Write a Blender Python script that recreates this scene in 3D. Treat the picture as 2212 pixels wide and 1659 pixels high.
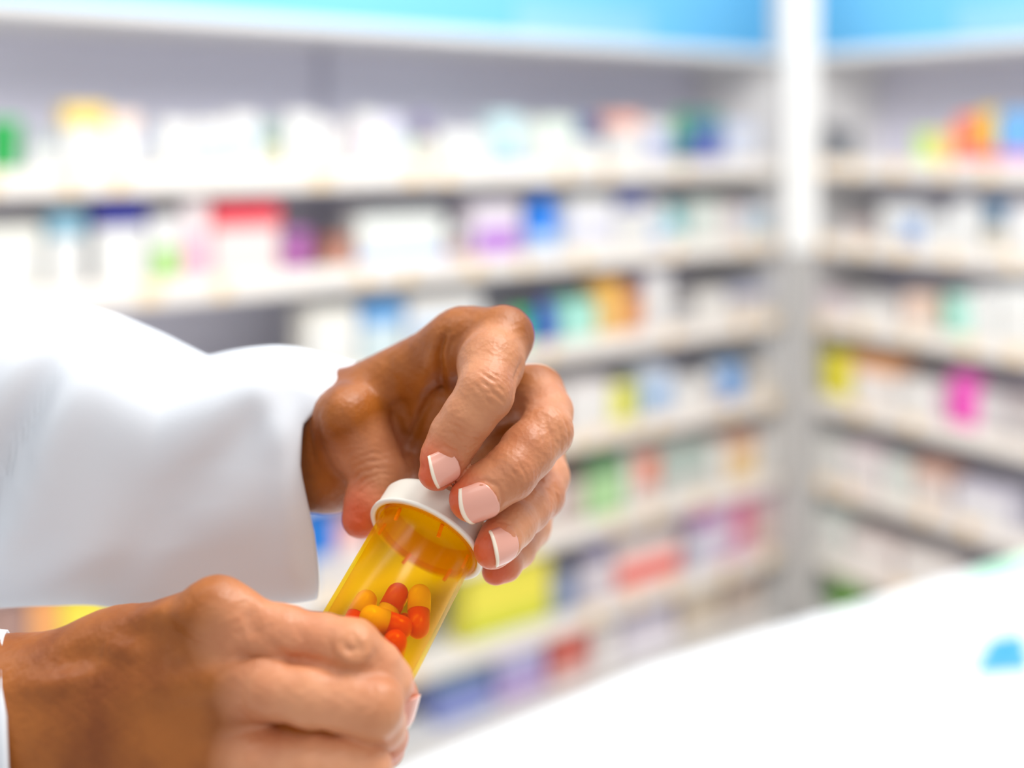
import bpy, bmesh, math, random
import numpy as np
from mathutils import Vector, Matrix

# ------------------------------------------------------------------ camera, world, lights, exposure
for o in list(bpy.data.objects):
    bpy.data.objects.remove(o)
S = bpy.context.scene
COL = S.collection
F = 2400.0            # focal length in pixels of the 2212 x 1659 frame
EYE = 1.85            # camera height
HOR = 305.0           # horizon row (vertical lens shift keeps uprights upright)
cd = bpy.data.cameras.new('camera')
cam = bpy.data.objects.new('camera', cd)
COL.objects.link(cam)
cam.location = (0, 0, EYE)
cam.rotation_euler = (math.pi / 2, 0, 0)
cd.sensor_width = 36
cd.lens = 36 * F / 2212
cd.shift_x = 0
cd.shift_y = -(829.5 - HOR) / 2212
cd.clip_start = 0.02
cd.clip_end = 60
cd.dof.use_dof = True
cd.dof.focus_distance = 0.318
cd.dof.aperture_fstop = 3.6
S.camera = cam

W = bpy.data.worlds.new('world')
S.world = W
W.use_nodes = True
W.node_tree.nodes['Background'].inputs[0].default_value = (0.95, 0.97, 1.0, 1)
W.node_tree.nodes['Background'].inputs[1].default_value = 0.68


def area(name, loc, target, sx, sy, power, col=(1, 1, 1)):
    l = bpy.data.lights.new(name, 'AREA')
    l.shape = 'RECTANGLE'
    l.size, l.size_y = sx, sy
    l.energy = power
    l.color = col
    o = bpy.data.objects.new(name, l)
    COL.objects.link(o)
    o.location = loc
    d = Vector(target) - Vector(loc)
    o.rotation_euler = d.to_track_quat('-Z', 'Y').to_euler()
    return o


# ceiling luminaires of the shop: one above and right of the hands, rows along the two shelf runs; plus an added fill
area('ceiling_or_fill_light', (0.55, 0.38, 3.1), (0.0, 0.33, 1.5), 0.55, 0.35, 13, (1, 0.97, 0.93))
area('ceiling_or_fill_light', (-0.3, 0.75, 3.25), (-0.7, 3.3, 0.7), 3.0, 0.5, 35, (1, 0.99, 0.97))
area('ceiling_or_fill_light', (0.7, 1.5, 3.3), (1.7, 3.6, 0.6), 2.2, 0.5, 46, (1, 0.99, 0.97))
area('ceiling_or_fill_light', (-0.2, -1.2, 3.1), (0.0, 0.3, 1.6), 1.4, 0.6, 5, (1, 0.98, 0.95))  # added fill behind the camera, brightens the sides facing it
area('ceiling_or_fill_light', (0.8, 1.2, 3.3), (0.8, 1.6, 0.6), 1.6, 0.5, 7, (1, 0.99, 0.97))

S.view_settings.view_transform = 'Standard'
S.view_settings.look = 'None'
S.view_settings.gamma = 1
S.view_settings.use_curve_mapping = False
S.view_settings.exposure = 0.05
try:
    S.cycles.use_denoising = True
    S.cycles.transparent_max_bounces = 24
    S.cycles.max_bounces = 8
    S.cycles.caustics_reflective = False
    S.cycles.caustics_refractive = False
except Exception:
    pass


# ------------------------------------------------------------------ helpers
def P(px, py, Y):
    """a pixel of the photograph at depth Y (metres) -> point in the room"""
    return Vector(((px - 1106) / F * Y, Y, EYE - (py - HOR) / F * Y))


def lin(c):
    return tuple(((v / 255) / 12.92 if v / 255 <= 0.04045 else (((v / 255) + 0.055) / 1.055) ** 2.4) for v in c)


_M = {}


def mat(col, rough=0.5, name=None, grain=0.0, scale=40, spec=0.5):
    key = (col, rough, grain, scale)
    if key in _M:
        return _M[key]
    m = bpy.data.materials.new(name or 'surface_%d_%d_%d' % col)
    m.use_nodes = True
    nt = m.node_tree
    b = nt.nodes['Principled BSDF']
    b.inputs['Roughness'].default_value = rough
    b.inputs['Specular IOR Level'].default_value = spec
    n = nt.nodes.new('ShaderNodeTexNoise')
    n.inputs['Scale'].default_value = scale
    tc = nt.nodes.new('ShaderNodeTexCoord')
    nt.links.new(tc.outputs['Object'], n.inputs['Vector'])
    r = nt.nodes.new('ShaderNodeValToRGB')
    l = lin(col)
    g = 0.04 + grain
    r.color_ramp.elements[0].color = tuple(max(0, v * (1 - g)) for v in l) + (1,)
    r.color_ramp.elements[1].color = tuple(min(1, v * (1 + g)) for v in l) + (1,)
    nt.links.new(n.outputs['Fac'], r.inputs['Fac'])
    nt.links.new(r.outputs['Color'], b.inputs['Base Color'])
    _M[key] = m
    return m


def tag(o, label=None, cat=None, group=None, kind=None):
    if label: o['label'] = label
    if cat: o['category'] = cat
    if group: o['group'] = group
    if kind: o['kind'] = kind
    return o


def empty(name, loc=(0, 0, 0), rz=0.0):
    o = bpy.data.objects.new(name, None)
    COL.objects.link(o)
    o.location = loc
    o.rotation_euler = (0, 0, rz)
    o.empty_display_size = 0.02
    return o


def obj(name, me, m=None, parent=None, smooth=False):
    if isinstance(me, bmesh.types.BMesh):
        bm = me
        me = bpy.data.meshes.new(name)
        bm.to_mesh(me)
        bm.free()
    if m is not None:
        me.materials.append(m)
    if smooth:
        me.polygons.foreach_set('use_smooth', [True] * len(me.polygons))
    o = bpy.data.objects.new(name, me)
    COL.objects.link(o)
    if parent is not None:
        o.parent = parent
    return o


def box_bm(x0, x1, y0, y1, z0, z1, bev=0.0, bm=None):
    own = bm is None
    if own:
        bm = bmesh.new()
    vs = [bm.verts.new((x, y, z)) for x in (x0, x1) for y in (y0, y1) for z in (z0, z1)]
    fs = [(0, 1, 3, 2), (4, 6, 7, 5), (0, 4, 5, 1), (2, 3, 7, 6), (0, 2, 6, 4), (1, 5, 7, 3)]
    for f in fs:
        bm.faces.new([vs[i] for i in f])
    if bev and own:
        bmesh.ops.bevel(bm, geom=list(bm.edges), offset=bev, segments=2, affect='EDGES')
    return bm


def lathe_bm(prof, n=24, mtx=None):
    """prof: (radius, z) pairs, closed at the axis where radius is 0"""
    bm = bmesh.new()
    rings = []
    for r, z in prof:
        if r <= 1e-7:
            rings.append([bm.verts.new((0, 0, z))])
        else:
            rings.append([bm.verts.new((r * math.cos(2 * math.pi * k / n), r * math.sin(2 * math.pi * k / n), z)) for k in range(n)])
    for a, b in zip(rings, rings[1:]):
        for k in range(n):
            k2 = (k + 1) % n
            if len(a) == 1 and len(b) == 1: continue
            if len(a) == 1: bm.faces.new([a[0], b[k2], b[k]])
            elif len(b) == 1: bm.faces.new([a[k], a[k2], b[0]])
            else: bm.faces.new([a[k], a[k2], b[k2], b[k]])
    bmesh.ops.recalc_face_normals(bm, faces=bm.faces)
    if mtx is not None:
        bmesh.ops.transform(bm, matrix=mtx, verts=bm.verts)
    return bm


# ------------------------------------------------------------------ room: two shelf runs meeting at a corner post
CX, CY = 1.106, 4.36
UL, NL = (-0.808, -0.589), (-0.589, 0.808)
UR, NR = (0.588, -0.809), (0.809, 0.588)
DEEP = 0.50
RUNS = {'L': (UL, NL, math.atan2(0.589, 0.808), -1.0), 'R': (UR, NR, math.atan2(-0.809, 0.588), 1.0)}
SHELF = [0.136, 0.427, 0.727, 1.036, 1.344, 1.635]   # rail bottoms below the eye
SHELF_Z = [EYE - h for h in SHELF]
RAIL_H = 0.066
DECK_Z = EYE - 1.812
LEN = {'L': 3.9, 'R': 2.3}

white = mat((240, 238, 236), 0.45, 'painted_shelf_white')
panel = mat((228, 226, 241), 0.6, 'lilac_grey_back_panel')
railm = mat((252, 243, 234), 0.4, 'cream_price_rail')
ticket_a = mat((250, 222, 180), 0.5, 'orange_cream_ticket')
ticket_b = mat((250, 246, 240), 0.5, 'white_ticket')
blue = mat((136, 214, 252), 0.6, 'sky_blue_wall_paint')
bluepale = mat((166, 220, 249), 0.6, 'pale_blue_wall_stripe')
floorm = mat((238, 233, 228), 0.35, 'pale_floor_tile', 0.03, 6)

fl = obj('floor', box_bm(-6, 6, -2.5, 8, -0.05, 0), floorm)
tag(fl, kind='structure')
for k, side in (('L', 'left'), ('R', 'right')):
    u, n, rz, sg = RUNS[k]
    e = obj('wall_' + side, box_bm(-4.6 if sg < 0 else -0.52, 0.52 if sg < 0 else 3.6, DEEP + 0.06, DEEP + 0.16, 0, 3.4), blue)
    e.location = (CX, CY, 0); e.rotation_euler = (0, 0, rz)
    tag(e, kind='structure')
    # paler painted stripe on the blue wall
    xs = (-0.95, -0.25) if sg < 0 else (0.35, 2.2)
    st = obj('trim_1' if sg < 0 else 'trim_2', box_bm(xs[0], xs[1], DEEP + 0.045, DEEP + 0.059, EYE + 0.40, EYE + 0.53), bluepale)
    st.location = (CX, CY, 0); st.rotation_euler = (0, 0, rz)
    tag(st, kind='structure')

for k in 'LR':
    u, n, rz, sg = RUNS[k]
    L = LEN[k]
    X = (lambda a, b: (-b, -a)) if sg < 0 else (lambda a, b: (a, b))
    root = empty('shelving_unit', (CX, CY, 0), rz)
    tag(root, 'long white wall shelving run with six stocked shelves behind the hands' if k == 'L' else
        'short white wall shelving run right of the corner post, half hidden by counter', 'shelving')
    top = EYE + 0.343
    x0, x1 = X(0.035, L)
    edges = [0.035, 1.80, 3.28, L] if k == 'L' else [0.035, 1.2, L]
    for a, b in zip(edges, edges[1:]):
        xa, xb = X(a + 0.004, b - 0.004)
        obj('back_panel', box_bm(xa, xb, DEEP - 0.015, DEEP, 0.09, top - 0.03, 0.003), panel, root)
    for a in edges[1:-1]:
        xa, xb = X(a - 0.012, a + 0.012)
        obj('upright', box_bm(xa, xb, DEEP - 0.03, DEEP - 0.0151, 0.09, top - 0.03), mat((188, 186, 202), 0.5), root)
    for a in (0.02, L):
        xa, xb = X(a, a + 0.022)
        obj('side_panel', box_bm(xa, xb, 0.0, DEEP, 0.0, top - 0.03, 0.003), white, root)
    obj('canopy', box_bm(x0, x1, 0.0, DEEP, top - 0.03, top, 0.004), white, root)
    obj('kick_plate', box_bm(x0, x1, 0.05, 0.07, 0.0, DECK_Z - 0.0205), mat((190, 184, 180), 0.6), root)
    dk = obj('base_shelf', box_bm(x0, x1, 0.0, DEEP - 0.016, DECK_Z - 0.02, DECK_Z, 0.003), white, root)
    rnd = random.Random(5 if k == 'L' else 9)
    for i, z in enumerate(SHELF_Z):
        sb = obj('shelf_board', box_bm(x0, x1, 0.012, DEEP - 0.031, z + 0.012, z + 0.034, 0.002), white, root)
        obj('price_rail', box_bm(x0, x1, 0.0, 0.011, z, z + RAIL_H, 0.002), railm, sb)
        s = 0.12
        while s < L - 0.12:
            w = rnd.uniform(0.035, 0.06)
            xa, xb = X(s, s + w)
            obj('price_ticket', box_bm(xa, xb, -0.003, 0.0, z + 0.008, z + RAIL_H - 0.007), ticket_a if rnd.random() < .7 else ticket_b, sb)
            s += w + rnd.uniform(0.06, 0.2)

# corner post: lit upper and shaded lower tones put into the colours of two parts
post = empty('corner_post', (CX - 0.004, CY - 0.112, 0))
tag(post, 'slim pale grey upright post where the two shelving runs meet', 'post')
obj('post_shaded_lower', box_bm(-0.048, 0.048, -0.024, 0.026, 0.02, EYE - 0.42, 0.006), mat((190, 187, 184), 0.4), post)
obj('post_lit_upper', box_bm(-0.062, 0.062, -0.03, 0.03, EYE - 0.4199, 3.4, 0.006), mat((244, 244, 242), 0.4), post)
obj('post_channel', box_bm(-0.018, 0.018, -0.031, -0.0241, 0.02, EYE - 0.43, 0.002), mat((176, 174, 172), 0.4), post)
obj('foot_plate', box_bm(-0.065, 0.065, -0.06, 0.034, 0.0, 0.02, 0.003), mat((170, 168, 166), 0.5), post)

# ------------------------------------------------------------------ products on the shelves
WT = (238, 236, 232)
ORD = ['first', 'second', 'third', 'fourth', 'fifth', 'sixth', 'seventh', 'eighth', 'ninth', 'tenth', 'eleventh', 'twelfth', 'thirteenth',
       'fourteenth', 'fifteenth', 'sixteenth', 'seventeenth', 'eighteenth', 'nineteenth', 'twentieth', 'twenty-first', 'twenty-second',
       'twenty-third', 'twenty-fourth', 'twenty-fifth', 'twenty-sixth']
# run, shelf row, kind, x0, x1, ytop, body colour, accent colour, accent place, description
PR = [
 ('L', 0, 'tub', -25, 55, 258, (30, 165, 75), (60, 190, 100), 'lid', 'bright green round tub'),
 ('L', 0, 'box', 66, 130, 288, (176, 184, 184), WT, 'panel', 'low grey carton'),
 ('L', 0, 'box', 138, 232, 228, WT, (255, 216, 110), 'top', 'white carton with yellow top band'),
 ('L', 0, 'box', 236, 302, 245, WT, (252, 226, 208), 'top', 'white carton with peach top band'),
 ('L', 0, 'bottle', 308, 336, 262, (190, 200, 222), WT, 'band', 'slim grey-blue bottle'),
 ('L', 0, 'box', 345, 420, 262, WT, (236, 234, 226), 'panel', 'plain white carton'),
 ('L', 0, 'box', 426, 490, 262, WT, (208, 222, 246), 'panel', 'white carton with pale blue panel'),
 ('L', 0, 'box', 494, 560, 248, WT, (214, 224, 246), 'panel', 'tall white carton with pale blue panel'),
 ('L', 0, 'jar', 564, 612, 266, (240, 236, 200), (170, 200, 190), 'lid', 'cream jar with grey-green lid'),
 ('L', 0, 'box', 620, 690, 246, WT, (240, 240, 236), 'panel', 'plain white carton'),
 ('L', 0, 'box', 696, 734, 262, (232, 228, 226), WT, 'band', 'narrow off-white carton'),
 ('L', 0, 'bottle', 740, 766, 262, (214, 204, 204), WT, 'band', 'slim greyish bottle'),
 ('L', 0, 'box', 772, 822, 244, WT, (240, 226, 238), 'panel', 'white carton with faint lilac panel'),
 ('L', 0, 'box', 826, 866, 250, (232, 228, 244), WT, 'band', 'pale lilac carton'),
 ('L', 0, 'bottle', 870, 898, 285, (196, 222, 206), WT, 'band', 'small pale green bottle'),
 ('L', 0, 'jar', 902, 942, 246, (236, 230, 214), (150, 140, 176), 'lid', 'cream jar with grey-purple lid'),
 ('L', 0, 'box', 950, 1058, 284, WT, (236, 238, 232), 'panel', 'long low white carton'),
 ('L', 0, 'box', 1068, 1128, 246, (208, 234, 236), (160, 196, 240), 'bottom', 'pale aqua carton with blue foot'),
 ('L', 0, 'box', 1136, 1160, 268, WT, (230, 232, 226), 'panel', 'narrow white carton'),
 ('L', 0, 'box', 1166, 1246, 256, (228, 238, 224), WT, 'band', 'pale green-white carton'),
 ('L', 0, 'jar', 1256, 1316, 256, WT, (70, 96, 150), 'lid', 'white jar with navy lid'),
 ('L', 0, 'box', 1326, 1384, 246, WT, (255, 186, 166), 'top', 'white carton with salmon top band'),
 ('L', 0, 'box', 1392, 1450, 262, WT, (186, 192, 232), 'panel', 'white carton with lavender panel'),
 ('L', 0, 'bottle', 1466, 1496, 240, (96, 176, 130), (60, 120, 150), 'band', 'green bottle with teal band'),
 ('L', 0, 'box', 1500, 1560, 242, (98, 116, 184), (88, 150, 150), 'top', 'blue carton with teal top'),
 ('L', 0, 'box', 1572, 1636, 266, (216, 224, 244), WT, 'band', 'pale lavender-blue carton'),

 ('L', 1, 'box', -60, 94, 490, (236, 234, 224), WT, 'panel', 'large off-white carton'),
 ('L', 1, 'box', 104, 184, 462, WT, (130, 176, 196), 'top', 'white carton with teal top band'),
 ('L', 1, 'box', 205, 318, 434, WT, (40, 44, 140), 'top', 'white carton with navy top band'),
 ('L', 1, 'box', 326, 390, 470, (240, 238, 236), (176, 222, 130), 'lower', 'white carton with leaf green lower half'),
 ('L', 1, 'box', 396, 452, 436, (240, 226, 226), (250, 190, 210), 'lower', 'off-white carton with pink lower half'),
 ('L', 1, 'box', 456, 606, 444, (244, 222, 218), (236, 70, 84), 'top', 'wide pale pink carton with red top band'),
 ('L', 1, 'tub', 622, 684, 500, (180, 100, 170), (190, 120, 190), 'lid', 'low purple tub'),
 ('L', 1, 'box', 700, 764, 516, (176, 112, 92), (200, 150, 130), 'panel', 'low reddish-brown carton'),
 ('L', 1, 'box', 768, 964, 464, (234, 236, 230), (186, 208, 250), 'bottom', 'very wide white carton with blue foot'),
 ('L', 1, 'jar', 974, 1010, 496, (190, 140, 136), WT, 'lid', 'small reddish-brown jar'),
 ('L', 1, 'box', 1020, 1128, 440, (232, 222, 230), (190, 130, 214), 'lower', 'pale carton with violet lower half'),
 ('L', 1, 'bottle', 1156, 1222, 422, (30, 134, 236), (190, 216, 246), 'foot', 'bright blue bottle with white foot label'),
 ('L', 1, 'box', 1228, 1330, 430, WT, (228, 226, 240), 'panel', 'tall plain white carton'),
 ('L', 1, 'box', 1336, 1398, 416, WT, (92, 100, 160), 'top', 'white carton with dusty navy top'),
 ('L', 1, 'box', 1404, 1440, 440, WT, (190, 210, 242), 'lower', 'white carton with pale blue lower half'),
 ('L', 1, 'bottle', 1446, 1492, 446, (130, 200, 206), WT, 'foot', 'teal bottle with white foot label'),
 ('L', 1, 'box', 1500, 1560, 436, (224, 232, 224), WT, 'band', 'greenish white carton'),
 ('L', 1, 'box', 1570, 1600, 440, (236, 222, 222), WT, 'band', 'narrow pinkish carton'),
 ('L', 1, 'box', 1606, 1662, 448, (224, 228, 240), (190, 214, 222), 'panel', 'pale blue-grey carton'),

 ('L', 2, 'box', 665, 776, 668, (240, 236, 226), WT, 'panel', 'wide cream carton'),
 ('L', 2, 'box', 782, 872, 660, (214, 228, 230), (104, 168, 226), 'top', 'pale carton with blue top band'),
 ('L', 2, 'box', 880, 1044, 644, (236, 232, 226), (196, 216, 240), 'panel', 'wide white carton behind raised knuckles'),
 ('L', 2, 'box', 1060, 1112, 690, (230, 232, 228), WT, 'panel', 'low white carton behind knuckles'),
 ('L', 2, 'tub', 1118, 1164, 676, (40, 190, 110), (70, 205, 130), 'lid', 'small emerald green tub'),
 ('L', 2, 'bottle', 1168, 1208, 652, (56, 76, 196), (80, 100, 210), 'band', 'royal blue bottle'),
 ('L', 2, 'box', 1214, 1290, 652, (160, 230, 212), (190, 240, 226), 'panel', 'mint green carton'),
 ('L', 2, 'box', 1294, 1346, 608, (246, 200, 120), (246, 184, 80), 'top', 'tall orange-yellow carton'),
 ('L', 2, 'box', 1350, 1386, 596, (232, 156, 98), (92, 62, 96), 'top', 'orange carton with dark purple top'),
 ('L', 2, 'box', 1396, 1450, 590, (238, 236, 238), WT, 'panel', 'tall narrow white carton'),
 ('L', 2, 'jar', 1460, 1506, 636, (196, 194, 194), (170, 166, 168), 'lid', 'grey jar'),
 ('L', 2, 'box', 1512, 1574, 630, (240, 236, 230), WT, 'panel', 'cream carton beside a grey jar'),
 ('L', 2, 'box', 1586, 1660, 622, (226, 216, 206), (186, 190, 214), 'top', 'beige carton with grey-lavender top'),

 ('L', 3, 'box', 1050, 1212, 850, (236, 232, 226), WT, 'panel', 'white carton hidden behind the fingers'),
 ('L', 3, 'box', 1222, 1322, 828, (240, 234, 232), WT, 'panel', 'wide low white carton'),
 ('L', 3, 'tub', 1328, 1386, 836, (232, 228, 70), (240, 236, 90), 'lid', 'bright yellow tub'),
 ('L', 3, 'box', 1390, 1452, 798, (214, 224, 240), (160, 196, 236), 'panel', 'pale blue carton with deeper blue panel'),
 ('L', 3, 'box', 1456, 1528, 822, (240, 238, 236), WT, 'panel', 'plain white carton'),
 ('L', 3, 'jar', 1534, 1562, 800, (206, 196, 192), WT, 'lid', 'small grey-beige jar'),
 ('L', 3, 'tub', 1566, 1622, 790, (122, 172, 230), (140, 186, 236), 'lid', 'sky blue tub'),
 ('L', 3, 'box', 1628, 1664, 800, (238, 226, 212), WT, 'band', 'narrow cream carton'),

 ('L', 4, 'box', -30, 62, 1318, (176, 140, 130), WT, 'bottom', 'brownish pink carton under the sleeve'),
 ('L', 4, 'box', 64, 128, 1300, (250, 176, 110), WT, 'bottom', 'orange carton under the sleeve'),
 ('L', 4, 'box', 130, 240, 1300, (252, 232, 84), WT, 'bottom', 'bright yellow carton under the sleeve'),
 ('L', 4, 'box', 668, 722, 1106, (30, 130, 226), WT, 'foot', 'vivid blue carton between sleeve and bottle'),
 ('L', 4, 'box', 726, 800, 1130, (244, 190, 184), WT, 'lower', 'pink-topped carton between sleeve and bottle'),
 ('L', 4, 'box', 1120, 1208, 1040, (226, 214, 206), WT, 'band', 'beige carton hidden behind the ring finger'),
 ('L', 4, 'box', 1214, 1262, 1000, (216, 196, 190), (96, 76, 74), 'top', 'beige carton with dark brown top'),
 ('L', 4, 'box', 1268, 1350, 986, (182, 222, 164), (96, 140, 100), 'top', 'light green carton with deep green top'),
 ('L', 4, 'box', 1354, 1372, 990, WT, (236, 232, 230), 'panel', 'very narrow white carton'),
 ('L', 4, 'box', 1376, 1422, 984, (240, 226, 220), (238, 138, 108), 'upper', 'white carton with salmon upper half'),
 ('L', 4, 'box', 1428, 1532, 962, (222, 222, 216), (178, 194, 186), 'upper', 'pale carton with grey-green upper half'),
 ('L', 4, 'box', 1538, 1572, 958, (240, 236, 230), WT, 'band', 'narrow white carton'),
 ('L', 4, 'box', 1576, 1634, 940, (246, 214, 160), (226, 180, 158), 'top', 'apricot carton with rosy top'),
 ('L', 4, 'box', 1638, 1668, 940, (240, 236, 232), WT, 'band', 'slim white carton'),

 ('L', 5, 'box', 1006, 1192, 1222, (240, 228, 80), (214, 222, 70), 'bottom', 'large bright yellow carton'),
 ('L', 5, 'tub', 1200, 1262, 1246, (140, 156, 190), (160, 170, 200), 'lid', 'grey-blue tub'),
 ('L', 5, 'box', 1266, 1322, 1170, (226, 218, 224), (100, 96, 140), 'top', 'pale carton with dark purple top'),
 ('L', 5, 'box', 1328, 1472, 1166, (240, 226, 222), (250, 130, 120), 'middle', 'wide carton with coral red band'),
 ('L', 5, 'box', 1498, 1552, 1098, (224, 222, 236), (176, 84, 172), 'top', 'pale carton with purple top'),
 ('L', 5, 'box', 1556, 1588, 1090, (224, 190, 220), WT, 'band', 'narrow orchid carton'),
 ('L', 5, 'box', 1590, 1624, 1074, (226, 110, 150), (240, 190, 214), 'bottom', 'rose pink carton'),
 ('L', 5, 'box', 1628, 1668, 1070, (236, 206, 196), (230, 190, 206), 'top', 'peach carton with pink top'),

 ('L', 6, 'box', 940, 1062, 1440, (130, 142, 200), (52, 108, 120), 'top', 'blue carton with dark teal top'),
 ('L', 6, 'box', 1072, 1180, 1404, (186, 182, 224), (170, 130, 190), 'bottom', 'lavender carton'),
 ('L', 6, 'box', 1190, 1272, 1366, (206, 90, 76), (220, 180, 172), 'bottom', 'brick red carton'),
 ('L', 6, 'box', 1284, 1336, 1356, (232, 226, 224), WT, 'band', 'pale grey carton'),
 ('L', 6, 'box', 1342, 1462, 1306, (226, 220, 230), (86, 78, 130), 'top', 'wide pale carton with dark violet top'),
 ('L', 6, 'box', 1470, 1560, 1272, (214, 200, 182), (190, 174, 152), 'top', 'sand coloured carton'),
 ('L', 6, 'box', 1570, 1650, 1240, (200, 184, 172), (156, 134, 124), 'top', 'taupe carton'),

 ('R', 0, 'jar', 1768, 1798, 270, (150, 152, 158), (120, 122, 130), 'lid', 'small dark grey jar'),
 ('R', 0, 'jar', 1800, 1838, 276, (160, 162, 166), (140, 142, 150), 'lid', 'small grey jar beside the darker jar'),
 ('R', 0, 'tub', 1962, 2018, 284, (206, 238, 120), (214, 244, 140), 'lid', 'low lime green tub'),
 ('R', 0, 'box', 2022, 2060, 284, (250, 200, 130), (252, 214, 160), 'panel', 'low pale orange carton'),
 ('R', 0, 'box', 2064, 2112, 250, (252, 130, 96), (248, 120, 130), 'bottom', 'orange-red carton'),
 ('R', 0, 'box', 2114, 2150, 236, (240, 200, 70), (240, 90, 150), 'bottom', 'yellow carton with pink foot'),
 ('R', 0, 'box', 2154, 2240, 240, (120, 180, 232), (226, 130, 200), 'bottom', 'blue carton with pink foot'),
 ('R', 1, 'box', 1822, 1870, 480, (212, 196, 194), WT, 'band', 'low pinkish-grey carton'),
 ('R', 1, 'box', 1900, 1942, 444, (240, 240, 238), WT, 'band', 'plain white carton'),
 ('R', 1, 'box', 1946, 1992, 446, (236, 238, 240), (130, 170, 226), 'middle', 'white carton with blue band'),
 ('R', 1, 'box', 1998, 2048, 470, (238, 238, 238), WT, 'band', 'low white carton'),
 ('R', 1, 'box', 2054, 2112, 440, (240, 240, 240), WT, 'panel', 'tall white carton'),
 ('R', 1, 'jar', 2118, 2170, 440, (224, 214, 196), (70, 130, 170), 'lid', 'beige jar with teal-blue lid'),
 ('R', 1, 'box', 2176, 2250, 446, (240, 236, 238), WT, 'panel', 'wide white carton'),
 ('R', 2, 'box', 1748, 1830, 640, (238, 222, 226), WT, 'band', 'blush pink carton'),
 ('R', 2, 'box', 1836, 1940, 646, (232, 228, 226), WT, 'panel', 'wide pale carton'),
 ('R', 2, 'box', 1952, 2014, 638, (246, 216, 198), WT, 'bottom', 'peach carton'),
 ('R', 2, 'tub', 2026, 2088, 638, (176, 238, 220), (190, 242, 226), 'lid', 'mint green tub'),
 ('R', 2, 'box', 2094, 2150, 628, (242, 242, 240), WT, 'band', 'tall white carton'),
 ('R', 2, 'box', 2156, 2260, 622, (242, 242, 240), WT, 'panel', 'wide white carton'),
 ('R', 3, 'tub', 1756, 1832, 764, (238, 226, 50), (244, 232, 70), 'lid', 'bright yellow tub'),
 ('R', 3, 'box', 1840, 1934, 774, (242, 236, 232), (232, 170, 120), 'top', 'white carton with orange top edge'),
 ('R', 3, 'box', 1942, 2030, 826, (240, 238, 236), WT, 'panel', 'low white carton'),
 ('R', 3, 'tub', 2036, 2104, 812, (250, 80, 196), (252, 110, 206), 'lid', 'magenta tub'),
 ('R', 3, 'box', 2112, 2170, 850, (222, 214, 216), WT, 'band', 'low grey carton'),
 ('R', 3, 'box', 2180, 2240, 860, (196, 184, 184), WT, 'band', 'low taupe carton'),
 ('R', 4, 'box', 1746, 1820, 950, (234, 234, 230), WT, 'panel', 'pale grey-white carton'),
 ('R', 4, 'box', 1828, 1900, 968, (238, 222, 226), WT, 'panel', 'pinkish white carton'),
 ('R', 4, 'box', 1908, 1964, 996, (226, 234, 228), WT, 'band', 'greenish white carton'),
 ('R', 4, 'box', 1972, 2050, 1004, (234, 222, 216), (212, 168, 150), 'top', 'cream carton with brown top edge'),
 ('R', 4, 'box', 2060, 2190, 1058, (226, 222, 236), WT, 'panel', 'long low lavender-white carton'),
 ('R', 5, 'box', 1750, 1822, 1110, (228, 236, 230), WT, 'panel', 'pale green-white carton'),
 ('R', 5, 'box', 1830, 1930, 1160, (240, 226, 222), WT, 'panel', 'pale pink carton'),
 ('R', 5, 'box', 1940, 2060, 1200, (240, 232, 228), WT, 'panel', 'off-white carton'),
 ('R', 6, 'tub', 1768, 1850, 1238, (112, 166, 74), (130, 180, 90), 'lid', 'leaf green tub'),
]
rows = {}
for p in PR:
    rows.setdefault((p[0], p[1]), []).append(p)
rnd = random.Random(3)
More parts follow.
